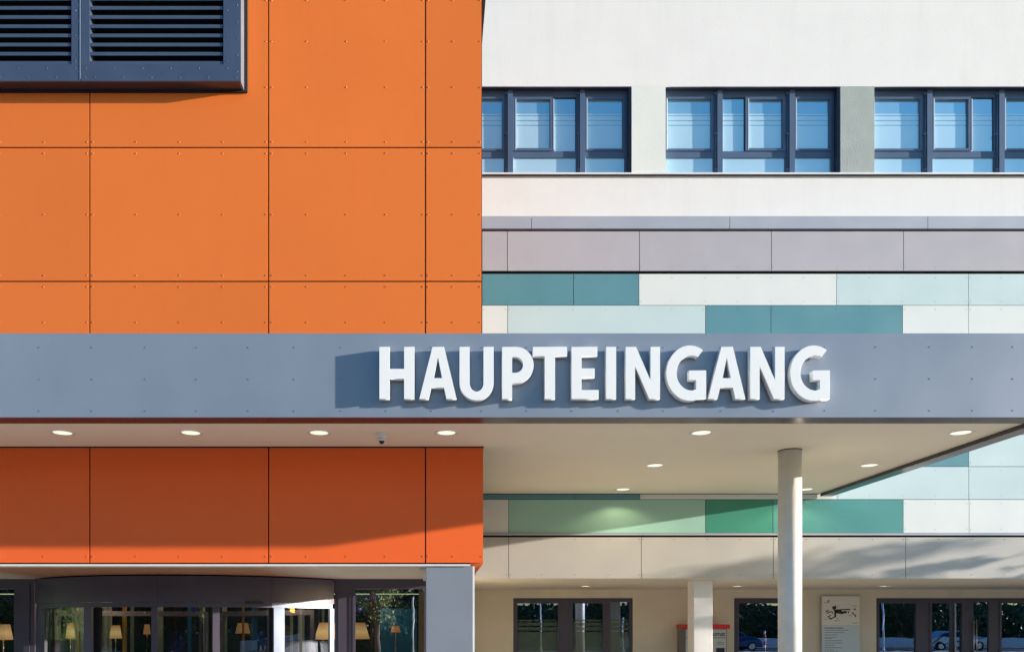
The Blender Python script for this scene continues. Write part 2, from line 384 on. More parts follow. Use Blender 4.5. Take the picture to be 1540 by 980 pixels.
# piers and windows
bays = [(687, 950), (1001, 1264), (1315, 1578), (1629, 1892), (1943, 2206), (2257, 2508)]
def pier(a, b, mat): box_obj('wall_pier', mat, wb, PX(a, YP), PX(b, YP), YP+.0, YP+.4, zw0+.002, zw1-.002)
pier(950, 1001, M['pier_light']); pier(1264, 1315, M['pier_green']); pier(1578, 1629, M['plaster']); pier(1892, 1943, M['pier_light']); pier(2206, 2257, M['pier_green']); pier(2508, 2520, M['plaster']); pier(640, 687, M['plaster'])
YG = YP+.2
def zg(py): return PZ(py, YG)
def sash(bm, x0, x1, z0, z1, y, w=.055, d=.05):
    bx(bm, x0, x1, y, y+d, z0, z0+w); bx(bm, x0, x1, y, y+d, z1-w, z1)
    bx(bm, x0, x0+w, y, y+d, z0+w, z1-w); bx(bm, x1-w, x1, y, y+d, z0+w, z1-w)
def upper_window(a, b, flip):
    x0, x1 = PX(a, YP), PX(b, YP)
    def X(px): return PX(px, YG)
    ztop, zbot = zw1+.0, zw0+.03
    zt = zg(147.5); ztr0, ztr1 = zg(237.5), zg(228)
    m1a, m1b = (a+73), (a+84); m2a, m2b = (a+181), (a+192)
    bm = bmesh.new()
    # outer frame
    bx(bm, x0+.001, x1-.001, YP+.03, YG+.08, zg(140.5)+.05, ztop-.001, 1)
    bx(bm, x0+.001, x1-.001, YG-.04, YG+.08, zg(140.5), zg(140.5)+.049, 0)
    bx(bm, x1-.06, x1-.001, YP+.03, YG-.021, zbot, zg(140.5)+.049, 1)
    bx(bm, x0+.001, x1-.001, YG-.02, YG+.08, zg(146.5), zg(140.5)-.001, 0)
    bx(bm, x0+.001, x1-.001, YG-.02, YG+.08, zbot-.03, zbot+.03, 0)
    bx(bm, x1-.11, x1-.001, YG-.02, YG+.08, zbot+.031, zg(146.5)-.001, 0)
    bx(bm, x0+.001, x0+.03, YG-.02, YG+.08, zbot+.031, zg(146.5)-.001, 0)
    for (p, q) in ((m1a, m1b), (m2a, m2b)):
        bx(bm, X(p)+.05, X(q), YG-.085, YG+.08, zbot+.031, zg(139)-.0, 0)
        bx(bm, X(p)-.02, X(p)+.049, YG-.02, YG+.08, zbot+.031, zg(146.5)-.001, 0)
    fr = obj('window_frame', bm, [M['frame'], M['lining']], wb)
    # transoms and sash frames
    spans = [(x0+.031, X(m1a)-.021), (X(m1b)+.001, X(m2a)-.021), (X(m2b)+.001, x1-.111)]
    bm = bmesh.new()
    for i, (s0, s1) in enumerate(spans):
        bx(bm, s0, s1, YG-.01, YG+.06, ztr0, ztr1)
    obj('transom', bm, M['frame'], fr)
    gl = []
    for i, (s0, s1) in enumerate(spans):
        if i == 1:
            mid = s0+(s1-s0)*(.63 if not flip else .37)
            pr = (s0, mid) if not flip else (mid, s1); fx = (mid, s1) if not flip else (s0, mid)
            bm2 = bmesh.new(); sash(bm2, pr[0]+.002, pr[1]-.002, ztr1+.002, zg(146.5)-.003, YG-.03, .06, .08); obj('sash', bm2, M['frame'], fr)
            gl.append((pr[0]+.07, pr[1]-.07)); gl.append((fx[0]+(.02 if not flip else .01), fx[1]-.02))
        else:
            bm2 = bmesh.new(); sash(bm2, s0+.002, s1-.002, ztr1+.002, zg(146.5)-.003, YG-.03, .05, .08); obj('sash', bm2, M['frame'], fr); gl.append((s0+.055, s1-.055))
    for (g0, g1) in gl:
        bm = bmesh.new(); bx(bm, g0, g1, YG+.03, YG+.04, ztr1+.0, zg(146.5)-.02); obj('pane', bm, M['glass_up'], fr)
        bm = bmesh.new()
        for (ta, tb) in ((170.3, 172.6), (174.2, 180.0), (181.6, 187.2), (188.6, 229)):
            bx(bm, g0+.004, g1-.004, YG+.024, YG+.028, zg(tb), zg(ta))
        obj('window_film', bm, M['film'], fr)
        bm = bmesh.new(); bx(bm, g0-.012, g0+.012, YG-.034, YG+.02, ztr1+.03, zg(150)); obj('sunlit_edge_strip', bm, M['sunlit_edge'], fr)  # pale strip paints in the sunlit jamb face beside the pane
    for (s0, s1) in spans:
        bm = bmesh.new(); bx(bm, s0+.001, s0+.016, YG-.034, YG+.02, zbot+.035, ztr0-.01); obj('sunlit_edge_strip', bm, M['sunlit_edge'], fr)
        bm = bmesh.new(); bx(bm, s0+.01, s1-.01, YG+.02, YG+.03, zbot+.02, ztr0+.01); obj('lower_pane', bm, M['film'], fr)
    for px in (m1a+1.5, m2a+1.5):
        bm = bmesh.new(); xx = X(px)
        cyl(bm, xx, YG-.05, zbot+.04, zg(142), .012, n=8)
        for py in (143, 203.5, 257): bx(bm, xx-.035, xx+.03, YG-.07, YG-.021, zg(py)-.025, zg(py)+.02)
        obj('hinge_rod', bm, M['frame'], fr)
    return fr
for i, (a, b) in enumerate(bays): upper_window(a, b, i == 1)
# sill
bm = bmesh.new(); 
xs = [x_in-.3, PX(809, YP), PX(1044, YP), PX(1200, YP), PX(1435, YP), PX(1493, YP), PX(1740, YP), PX(2000, YP), PX(2260, YP), XE]
for a, b in zip(xs[:-1], xs[1:]): bx(bm, a+.002, b-.002, YP-.075, YP+.165, zw0-.028, zw0+.004)
obj('window_sill', bm, M['whitepole'], wb)
bm = bmesh.new(); bx(bm, x_in-.3, XE, YP-.05, YP-.001, zw0-.040, zw0-.029); obj('sill_drip', bm, M['lip'], wb)
# coping
xs = [x_in, PX(799, YW), PX(1096, YW), PX(1393, YW), PX(1690, YW), PX(1987, YW), PX(2284, YW), XE]
bm = bmesh.new()
for a, b in zip(xs[:-1], xs[1:]): bx(bm, a+.006, b-.006, YW-.06, YP+.02, zc1, zc0)
obj('coping', bm, M['coping'], wb)
box_obj('backing_wall', M['dark'], wb, x_in, XE, YW+.045, YW+.14, ZC+1.09, zc1-.001)
# grey band
for a, b in zip(panX[:-1], panX[1:]):
    a2 = max(a, 725)
    if b <= 730: continue
    n = 4
    panel('grey_panel', wb, [M['greyband'], M['bolt_l']], a2, b, 347.5, 407.5, YW-.03, [b-2.6, b+2.6-198.6]+[a+k*(b-a)/4 for k in (1, 2, 3)], [402], th=.03, r=.009, g=.007)
# teal / aqua rows
P_A = [(560, 862.5, 'teal'), (862.5, 961, 'teal'), (961, 1258, 'white'), (1258, 1456.6, 'pale'), (1456.6, 1655, 'pale'), (1655, 1854, 'teal')]
P_B = [(565, 763.5, 'white'), (763.5, 1061, 'pale'), (1061, 1159.5, 'teal'), (1159.5, 1357.5, 'teal'), (1357.5, 1456.6, 'white'), (1456.6, 1655, 'white'), (1655, 1854, 'pale')]
P_C = [(565, 763.5, 'pale'), (763.5, 961, 'white'), (961, 1159.5, 'pale'), (1159.5, 1457, 'teal'), (1457, 1655, 'pale'), (1655, 1854, 'white')]
yb = [411.5, 459, 507.5, 556, 604.5, 653, 701.2, 750.5, 801]
rows = [P_A, P_B, P_C, P_A, P_B, P_C, [(560, 864, 'teal'), (864, 962.5, 'teal'), (962.5, 1259, 'white'), (1259, 1457, 'pale'), (1457, 1655, 'pale'), (1655, 1854, 'teal')],
        [(565, 765, 'white'), (765, 1061, 'aqua_bounce'), (1061, 1162.5, 'green'), (1162.5, 1358.5, 'teal_bounce'), (1358.5, 1457.5, 'white'), (1457.5, 1655, 'white'), (1655, 1854, 'pale')]]  # lowest row: greener aqua and teal with warm bounce painted in
for r, pat in enumerate(rows):
    pat = pat+[(1854, 2052, 'white' if r % 2 else 'teal'), (2052, 2250, 'pale'), (2250, 2516, 'white' if r % 3 else 'teal')]
    for (a, b, c) in pat:
        a2 = max(a, 725)
        if b-a2 < 8: continue
        bs = [k for k in [763.5+j*49.5 for j in range(-1, 24)] if a2+8 < k < b-8]+[a2+3.2, b-3.2]
        panel({'teal': 'teal_panel', 'pale': 'aqua_panel', 'white': 'white_panel', 'aqua_bounce': 'bounce_aqua_panel', 'green': 'bounce_teal_panel', 'teal_bounce': 'bounce_teal_panel'}[c], wb, [M[c], M['bolt_t'] if c in ('teal', 'green', 'teal_bounce') else M['bolt_l']], a2, b, yb[r], yb[r+1], YW, bs, [yb[r]+6, yb[r+1]-6], th=.02, r=.010, g=.006)
# cap strip and lower warm-grey band
xs = [x_in, PX(966, YW), PX(1166, YW), PX(1362, YW), PX(1560, YW), XE]
bm = bmesh.new()
for a, b in zip(xs[:-1], xs[1:]): bx(bm, a+.004, b-.004, YW-.05, YW+.04, PZ(804.5, YW), PZ(801.5, YW))
obj('cap_strip', bm, M['coping'], wb)
jx = [567, 765, 964.5, 1163, 1362, 1560.5, 1759, 1958, 2156, 2354, 2516]
for a, b in zip(jx[:-1], jx[1:]):
    a2 = max(a, 728)
    if a2 == 728: a2 = 640
    panel('lower_grey_panel', wb, [M['greylow'], M['bolt_d']], a2, b, 807.0, 869.5, YW-.02, [a+3, b-3]+[a+k*(b-a)/4 for k in (1, 2, 3)], [810.5, 863.5], th=.03, r=.010, g=.006)
# recess soffit and wall
zs2 = ZC+1.076
box_obj('recess_soffit', M['soffit2'], wb, -.5, XE, YW+.012, YB+.1, zs2-.006, zs2+.004)
wins = [(772, 952), (1104, 1196), (1318, 1592)]
zt = PZ(898.5, YB)
bm = bmesh.new(); x = -.5
for (a, b) in wins:
    bx(bm, x, PX(a, YB), YB, YB+.25, 0, zs2-.007); x = PX(b, YB)
    bx(bm, PX(a, YB), PX(b, YB), YB, YB+.25, zt, zs2-.007)
bx(bm, x, XE, YB, YB+.25, 0, zs2-.007)
obj('recess_wall', bm, M['beige'], wb)
# ground-floor glazing
YQ = YB+.06
def low_window(a, b, parts, handle=None, film=True, extra_top=0):
    def X(p): return PX(p, YQ)
    bm = bmesh.new(); ztp = zt-.001; 
    segs = sorted(parts)
    x0, x1 = PX(a, YB)+.001, PX(b, YB)-.001
    bx(bm, x0, x1, YQ, YQ+.08, PZ(904.5, YQ), ztp)
    edge = x0
    for (g0, g1) in segs:
        bx(bm, edge, X(g0), YQ, YQ+.08, .0, PZ(904.5, YQ)-.001); edge = X(g1)
    bx(bm, edge, x1, YQ, YQ+.08, .0, PZ(904.5, YQ)-.001)
    for (g0, g1) in segs: bx(bm, X(g0)+.001, X(g1)-.001, YQ+.001, YQ+.079, 0, .12)
    # raised sash rims
    for (g0, g1) in segs:
        if g1-g0 > 32: 
            bx(bm, X(g0)-.07, X(g0), YQ-.02, YQ-.001, .05, PZ(903, YQ)); bx(bm, X(g1), X(g1)+.07, YQ-.02, YQ-.001, .05, PZ(903, YQ))
            bx(bm, X(g0)+.001, X(g1)-.001, YQ-.02, YQ-.001, PZ(906.5, YQ), PZ(903, YQ))
    fr = obj('window_frame', bm, M['framelow'], wb)
    for (g0, g1) in segs:
        bm = bmesh.new(); bx(bm, X(g0)-.01, X(g1)+.01, YQ+.04, YQ+.05, .1, PZ(904, YQ)+.01); obj('pane', bm, M['glass_low'], fr)
        if film:
            bm = bmesh.new()
            for (ta, tb) in ((931, 933.3), (935.3, 940.3), (942, 947.3), (949.3, 1010)):
                bx(bm, X(g0)+.003, X(g1)-.003, YQ+.032, YQ+.036, PZ(tb, YQ), PZ(ta, YQ))
            obj('window_film', bm, M['film_low'], fr)
    if handle:
        for h in handle:
            bm = bmesh.new(); cyl(bm, X(h), YQ-.07, .55, PZ(930, YQ), .016, n=10)
            bx(bm, X(h)-.012, X(h)+.012, YQ-.07, YQ, PZ(936, YQ), PZ(934.5, YQ))
            obj('handle', bm, M['steel'], fr)
    return fr
low_window(772, 952, [(778, 839.5), (861, 907), (918, 947)])
low_window(1104, 1196, [(1111, 1190)], film=False)
low_window(1318, 1592, [(1322, 1377), (1401, 1446), (1464, 1487), (1506, 1584)], handle=[1462.2, 1466.4], film=False)
# closed rooms behind the ground floor and roof over
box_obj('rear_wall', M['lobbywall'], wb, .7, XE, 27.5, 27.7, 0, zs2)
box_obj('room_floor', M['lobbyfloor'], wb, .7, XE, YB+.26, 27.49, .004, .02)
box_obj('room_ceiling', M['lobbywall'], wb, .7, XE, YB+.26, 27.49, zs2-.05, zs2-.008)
box_obj('side_wall', M['beige'], wb, XE+.001, XE+.3, YW, 27.7, 0, ZC+15.5)
box_obj('upper_rear_wall', M['dark'], wb, x_in, XE, YP+.5, YP+.6, zs2+.05, ZC+15.5)
box_obj('roof', M['coping'], wb, x_in, XE+.3, YP-.05, 27.7, ZC+15.51, ZC+15.7)
settle(wb)

# ------------------------------------------------------------------ canopy
cn = thing('entrance_canopy', 'flat blue-grey entrance canopy with a bolted front fascia and beige soffit', 'canopy', loc=(0, YF, 0))
CX0, CX1 = -14.2, 9.0
zf0, zf1 = ZC+2.93, PZ(501, YF)
zs = ZC+3.0
bm = bmesh.new(); bx(bm, CX0, CX1, YF, YF+.03, zf0, zf1)
bX = [58.5,138.2,217.9,295.3,373.1,442.2,512.5,580.3,648,724,791.5,860,929.6,997.3,1083.7,1163,1240,1316.6,1397.7,1462.3,1522.9,1583,-21,-100,-180,-260,-340,-420,-500,-580,-660]
for bxx in bX:
    for j, by in enumerate((522.5, 570.3, 618)): disc_y(bm, PX(bxx, YF), YF, PZ(by-.8*(bxx > 1200), YF), .0105, .0035, 1)
obj('fascia', bm, [M['fascia'], M['bolt_d']], cn)
bm = bmesh.new(); bx(bm, CX1-.03, CX1, YF+.031, YW-.06, zf0, zf1); obj('side_fascia', bm, M['fascia'], cn)
bm = bmesh.new()
bx(bm, CX0, CX1-.031, YF+.031, YF+.34, zf0, zf0+.02); bx(bm, CX1-.25, CX1-.031, YF+.341, YW-.06, zf0, zf0+.02)
bx(bm, CX1-.262, CX1-.251, YF+.345, YW-.06, zf0, zs-.002); bx(bm, CX0, CX1-.263, YF+.341, YF+.352, zf0, zs-.002)
obj('underside_lip', bm, M['lip'], cn)
bm = bmesh.new()
bx(bm, CX0, CX1-.25, YF+.34, YO-.01, zs, zs+.03)
bx(bm, PX(727.5, YO)+.003, CX1-.25, YO-.0099, YW-.025, zs, zs+.03)
obj('soffit', bm, M['soffit'], cn)
bm = bmesh.new(); bx(bm, CX0, CX1-.031, YF+.031, YO-.01, zf1-.15, zf1-.06); bx(bm, XR+.02, CX1-.031, YO-.0099, YW-.06, zf1-.15, zf1-.06); obj('roof_deck', bm, M['coping'], cn)
bm = bmesh.new(); bx(bm, PX(727.5, YO)+.003, CX1-.25, YW-.024, YW-.004, zs-.012, zs+.03); obj('wall_angle', bm, M['lip'], cn)
bm = bmesh.new(); bx(bm, CX0, PX(727.5, YO), YO-.012, YO-.003, zs-.02, zs+.05); obj('shadow_gap', bm, M['dark'], cn)
settle(cn)

# ------------------------------------------------------------------ columns
bm = bmesh.new(); rc = .19; cyx = 13.69; cxx = PX(1187.8, cyx)
cyl(bm, 0, 0, 0, zs-.013, rc, n=64)
col = obj('round_column', bm, M['column']); col.location = (cxx, cyx, 0)
tag(col, 'round white painted column carrying the canopy, right of the lettering', 'column')
bm = bmesh.new(); cyl(bm, 0, 0, zs-.012, zs-.001, rc+.006, n=48); obj('top_ring', bm, M['lip'], col)
bm = bmesh.new(); cyl(bm, 0, 0, 0.001, .05, rc+.03, n=48); obj('base_ring', bm, M['steel'], col)
bm = bmesh.new(); yq = 18.72
bx(bm, PX(1043.3, yq), PX(1071.8, yq), yq, yq+.46, 0, zs2-.008)
sq = obj('square_column', bm, M['sqcol'], None, bevel=.012); tag(sq, 'square off-white column under the lower soffit, in front of the red-topped machine', 'column')

# ------------------------------------------------------------------ letters
YL0, YL1 = YF-.125, YF-.025
def ell(cx, cy, rx, ry, a0, a1, n=18):
    return [(cx+rx*math.cos(math.radians(a0+(a1-a0)*i/n)), cy-ry*math.sin(math.radians(a0+(a1-a0)*i/n))) for i in range(n+1)]
T, B = 521.4, 599.6
def let_H(x): return [[(x,T),(x+15.2,T),(x+15.2,554.4),(x+37.2,554.4),(x+37.2,T),(x+52.4,T),(x+52.4,B),(x+37.2,B),(x+37.2,569.2),(x+15.2,569.2),(x+15.2,B),(x,B)]]
def let_A(x):
    return [[(x+19.9,T),(x+37.1,T),(x+55.9,B),(x+41,B),(x+37.2,582.5),(x+18,582.5),(x+13.8,B),(x,B)], [(x+28.1,536.5),(x+21.6,568.4),(x+34.4,568.4)]]
def let_U(x): 
    o = ell(x+25.5, 575.5, 25.5, 26, 180, 360); i = ell(x+25.5, 575.5, 10.6, 13, 360, 180)
    return [[(x,T)]+o+[(x+51,T),(x+36.1,T)]+i+[(x+14.9,T)]]
def let_P(x):
    o = ell(x+21, 548.6, 26.2, 27.2, 90, -90); i = ell(x+20, 548.3, 11.6, 12, -90, 90)
    return [[(x,T)]+o+[(x+14.8,575.8),(x+14.8,B),(x,B)], [(x+14.8,560.3)]+i+[(x+14.8,536.3)]]
def let_T(x): return [[(x,T),(x+51.2,T),(x+51.2,535.2),(x+33.2,535.2),(x+33.2,B),(x+17.9,B),(x+17.9,535.2),(x,535.2)]]
def let_E(x): return [[(x,T),(x+38.6,T),(x+38.6,535.2),(x+15,535.2),(x+15,553.8),(x+34.6,553.8),(x+34.6,567.6),(x+15,567.6),(x+15,586.3),(x+40.6,586.3),(x+40.6,B),(x,B)]]
def let_I(x): return [[(x,T),(x+14.8,T),(x+14.8,B),(x,B)]]
def let_N(x): return [[(x,T),(x+15.5,T),(x+37.4,572),(x+37.4,T),(x+51.4,T),(x+51.4,B),(x+35.6,B),(x+14,549),(x+14,B),(x,B)]]
def let_G(x):
    o = ell(x+35.3, 560.8, 35.3, 41.4, 57, 289, 40); i = ell(x+38, 560.6, 23, 26.4, 272, 66, 36)
    return [o+[(x+46.3,B),(x+59.4,B),(x+59.4,556.8),(x+34,556.8),(x+34,571.2),(x+44.6,571.2),(x+44.6,585)]+i]
word = [('H', let_H, 570.6, 'first letter of the word, a white capital H'), ('A', let_A, 630.6, 'white capital letter A between H and U'), ('U', let_U, 691.2, 'white capital letter U between A and P'),
        ('P', let_P, 755.2, 'white capital letter P between U and T'), ('T', let_T, 801.4, 'white capital letter T between P and E'), ('E', let_E, 859.6, 'white capital letter E between T and I'),
        ('I', let_I, 911.6, 'white capital letter I between E and N'), ('N', let_N, 941.0, 'white capital letter N between I and G'), ('G', let_G, 1002.4, 'white capital letter G between N and A, the first G'),
        ('A', let_A, 1065.0, 'white capital letter A between G and N'), ('N', let_N, 1128.4, 'white capital letter N between A and the last G'), ('G', let_G, 1188.6, 'last letter of the word, a white capital G')]
dg = bpy.context.evaluated_depsgraph_get
for ch, fn, x0, lab in word:
    cu = bpy.data.curves.new('tmp', 'CURVE'); cu.dimensions = '2D'; cu.fill_mode = 'BOTH'; cu.extrude = (YL1-YL0)/2-.0012; cu.bevel_depth = .0012; cu.bevel_resolution = 1
    pts_all = fn(x0); ox = PX(x0, YL0); oz = PZ(B, YL0)
    for cont in pts_all:
        sp = cu.splines.new('POLY'); sp.points.add(len(cont)-1); sp.use_cyclic_u = True
        for k, (px, py) in enumerate(cont): sp.points[k].co = (PX(px, YL0)-ox, PZ(py, YL0)-oz, 0, 1)
    to = bpy.data.objects.new('tmp', cu); COL.objects.link(to)
    bpy.context.view_layer.update()
    me = bpy.data.meshes.new_from_object(to.evaluated_get(dg()), depsgraph=dg()); bpy.data.objects.remove(to)
    me.materials.clear(); me.materials.append(M['letter'])
    bm = bmesh.new(); bm.from_mesh(me)
    for v in bm.verts: v.co = Vector((v.co.x, -v.co.z, v.co.y))
    bm.to_mesh(me); bm.free(); me.name = 'sign_letter'
    o = bpy.data.objects.new('sign_letter', me); COL.objects.link(o); o.location = (ox, (YL0+YL1)/2, oz)
    tag(o, lab+' on the grey-blue canopy fascia', 'letter', 'white raised letters on the canopy fascia')
    # stand-off pins
    xs_ = [c[0] for c in pts_all[0]]
    bm = bmesh.new(); st = x0+7 if ch not in 'ATG' else (x0+7 if ch == 'A' else (x0+25.5 if ch == 'T' else x0+8))
    for py in ((530, 592) if ch not in 'AG' else (585, 592) if ch == 'A' else (555, 566)):
        disc_y(bm, PX(st+(.0 if ch != 'A' else 1), YL0)-ox, .075, PZ(py, YL0)-oz, .012, .026, 0, 10)
    obj('mounting_pin', bm, M['steel'], o)

# ------------------------------------------------------------------ downlights
def downlight(x, y, z, r, label, group, spot=0, power=1, lens='lens'):
    t = thing('downlight', label, 'downlight', group, loc=(x, y, z))
    bm = bmesh.new(); n = 40
    ring = lambda rr, zz: [bm.verts.new((rr*math.cos(2*math.pi*i/n), rr*math.sin(2*math.pi*i/n), zz)) for i in range(n)]
    a, b, c, d = ring(r, -.001), ring(r*.98, -.012), ring(r*.80, -.011), ring(r*.74, -.003)
    for p, q in ((a, b), (b, c), (c, d)):
        for i in range(n): f = bm.faces.new((p[i], p[(i+1)%n], q[(i+1)%n], q[i])); f.smooth = True
    obj('rim', bm, M['rim'], t)
    bm = bmesh.new(); cyl(bm, 0, 0, -.004, -.002, r*.745, n=40); obj('lens', bm, M[lens], t)
    if spot:
        l = bpy.data.lights.new('downlight_lamp', 'SPOT'); l.energy = spot; l.color = (1, .85, .5); l.spot_size = math.radians(142); l.spot_blend = .35; l.shadow_soft_size = .06
        lo = bpy.data.objects.new('downlight_lamp', l); COL.objects.link(lo); lo.parent = t; lo.location = (0, 0, -.03)
    return t
y1 = 3.0*F/290; y2 = 3.0*F/241; y3 = 3.0*F/205
names = {94: 'leftmost of the row', 287: 'second from the left', 480: 'third from the left', 671.5: 'right of the small dome camera', 1055: 'below the letters of the sign', 1445: 'rightmost, beside the slanting soffit edge'}
for px, nm in names.items():
    downlight(PX(px, y1), y1, zs, .185, 'lit canopy downlight of the front row, '+nm, 'round downlights in the canopy soffit')
downlight(PX(-99, y1), y1, zs, .185, 'lit round downlight in the canopy soffit beyond the left edge', 'round downlights in the canopy soffit')
downlight(PX(985, y2), y2, zs, .185, 'lit round downlight of the middle row, left of the round column', 'round downlights in the canopy soffit')
downlight(PX(1307.5, y2), y2, zs, .185, 'lit round downlight of the middle row, right of the round column', 'round downlights in the canopy soffit')
downlight(PX(937, y3), y3, zs, .185, 'lit round downlight of the rear row, above the pale aqua panel it shines on', 'round downlights in the canopy soffit', spot=26)
downlight(PX(1212, y3), y3, zs, .185, 'lit round downlight of the rear row, half hidden just right of the round column', 'round downlights in the canopy soffit', spot=26)
yr = 1.076*F/59.7
for px, nm in ((881, 'above the left window'), (1109, 'between the square column and the round column'), (1329, 'above the right glazed doors')):
    downlight(PX(px, yr), yr, zs2-.006, .165, 'small lit downlight in the recess soffit '+nm, 'downlights in the recess soffit', lens='lens_small')

# dome camera
cam_y = 3.0*F/289
t = thing('security_camera', 'small white dome security camera hanging from the canopy soffit', 'security camera', loc=(PX(574, cam_y), cam_y, zs))
bm = bmesh.new(); cyl(bm, 0, 0, -.03, -.001, .082, n=32); cyl(bm, 0, 0, -.085, -.03, .075, .08, n=32); obj('housing', bm, M['whitepole'], t)
bm = bmesh.new(); cyl(bm, 0, 0, -.125, -.0855, .055, .078, n=32); obj('lower_housing', bm, M['trim'], t)
bm = bmesh.new(); bmesh.ops.create_uvsphere(bm, u_segments=20, v_segments=12, radius=.042)
for v in bm.verts: v.co.z -= .128
for f in bm.faces: f.smooth = True
obj('lens', bm, M['screen'], t)

# ------------------------------------------------------------------ entrance: glazed front and revolving door
eg = thing('entrance_glazing', 'dark framed glazed entrance front around the revolving door', 'glazed wall', loc=(-1.3, YD, 0))
def DX(px, y=YD): return PX(px, y)
zh = PZ(871.5, YD)
zt2 = ZC+1.029
bm = bmesh.new()
zpt = PZ(884.5, YD)
bx(bm, -14.2, DX(52), YD, YD+.1, zpt, zt2)
bx(bm, DX(21), DX(52), YD, YD+.1, 0, zpt-.001)
bx(bm, DX(28), DX(45), YD-.03, YD-.001, 0, zpt+.1)
bx(bm, DX(-100), DX(-70), YD, YD+.1, 0, zpt-.001); bx(bm, DX(-220), DX(-190), YD, YD+.1, 0, zpt-.001)
obj('frame', bm, M['framelow'], eg)
bm = bmesh.new(); bx(bm, DX(503), DX(680), YD, YD+.1, zpt, zt2); bx(bm, DX(638), DX(680), YD, YD+.1, 0, zpt-.001); obj('frame', bm, M['framelow'], eg)
bm = bmesh.new(); bx(bm, DX(503.5), DX(534), YD, YD+.1, 0, zpt-.001)
for q in (509, 526, 530.5): bx(bm, DX(q), DX(q)+.012, YD-.014, YD-.001, 0, PZ(890, YD))
obj('mullion_panel', bm, M['framelow'], eg)
for (a, b) in ((534, 638), (-70, 21), (-190, -100), (-290, -220)):
    bm = bmesh.new(); bx(bm, DX(a)+.001, DX(b)-.001, YD+.04, YD+.05, .02, zpt-.001); obj('pane', bm, M['glass_side'], eg)
bm = bmesh.new(); bx(bm, DX(680)-.12, DX(680)-.0, YD+.101, YB+.2, 0, zt2); obj('return_wall', bm, M['beige'], eg)
settle(eg)

CXD, CYD, RD = PX(277.5, YD), 20.24, 4.24
rd = thing('revolving_door', 'large dark framed revolving door with a curved header and glass leaves', 'revolving door', loc=(CXD, CYD, 0))
def arc(px, R):
    # where the sight direction of px meets the front of the drum (measured once, stored as metres)
    k = (px-VX)/F
    a = k*k+1; b = -2*(k*CXD+CYD); c = CXD**2+CYD**2-R*R
    y = (-b-math.sqrt(max(0, b*b-4*a*c)))/(2*a); return (k*y, y)
def arcband(bm, p0, p1, z0, z1, R, th, n=8, mi=0):
    a0 = math.atan2(arc(p0, R)[1]-CYD, arc(p0, R)[0]-CXD); a1 = math.atan2(arc(p1, R)[1]-CYD, arc(p1, R)[0]-CXD)
    if a0 > 0: a0 -= 2*math.pi
    if a1 > 0: a1 -= 2*math.pi
    prev = None
    for i in range(n+1):
        t_ = a0+(a1-a0)*i/n
        c_, s_ = math.cos(t_), math.sin(t_)
        ring = [bm.verts.new((CXD+rr*c_, CYD+rr*s_, z)) for rr, z in ((R, z0), (R, z1), (R-th, z1), (R-th, z0))]
        if prev:
            for j in range(4):
                f = bm.faces.new((prev[j], prev[(j+1)%4], ring[(j+1)%4], ring[j])); f.material_index = mi
                f.smooth = False
        else: bm.faces.new(ring)
        prev = ring
    bm.faces.new(prev[::-1])
zh0 = ZC+(940-904.5)*16.05/F; zh1 = ZC+(940-865)*16.0/F
zh1 = min(zh1, ZC+1.02)
for (a, b) in ((52.5, 236), (236.5, 409), (409.5, 502.5)):
    bm = bmesh.new(); arcband(bm, a, b, zh0, zh1, RD, .06, 48); obj('header', bm, M['framelow'], rd)
bm = bmesh.new(); zg0 = ZC+(940-912)*16.05/F
arcband(bm, 56, 409, zg0, zh0-.004, RD-.02, .05, 60); obj('lower_rail', bm, M['framelow'], rd)
bm = bmesh.new(); arcband(bm, 409.5, 500, zg0, zh0-.004, RD-.02, .05, 20); obj('lower_rail', bm, M['edge_and_sunlit_frame'], rd)  # paler than the other rail: sunlight painted into the metal
# stiles, with sunlight painted into the colour of the pale right-hand ones
for (a, b, R_, mt) in ((54, 67, RD-.02, 'framelow'), (126, 138, RD-.02, 'framelow'), (139, 151, RD-.15, 'dark'), (227.5, 236.5, RD-.07, 'framelow'), (320, 330.5, RD-.07, 'framelow'), (405, 412, RD-.12, 'dark'), (412, 428, RD-.02, 'edge_and_sunlit_frame'), (496.5, 502.5, RD-.02, 'edge_and_sunlit_frame')):
    bm = bmesh.new(); arcband(bm, a, b, .0, zg0-.004, R_, .06, 4); obj('stile', bm, M[mt], rd)
for (a, b, R_) in ((67, 126, RD-.04), (151, 227.5, RD-.1), (236.5, 320, RD-.1), (330.5, 405, RD-.1), (428, 496.5, RD-.04)):
    bm = bmesh.new(); arcband(bm, a+.3, b-.3, .05, zg0-.005, R_, .012, 20); obj('pane', bm, M['glass_door'], rd)
bm = bmesh.new(); arcband(bm, 371, 396, zg0+.07, zg0+.13, RD+.06, .055, 4); obj('motion_sensor', bm, M['ink'], rd)
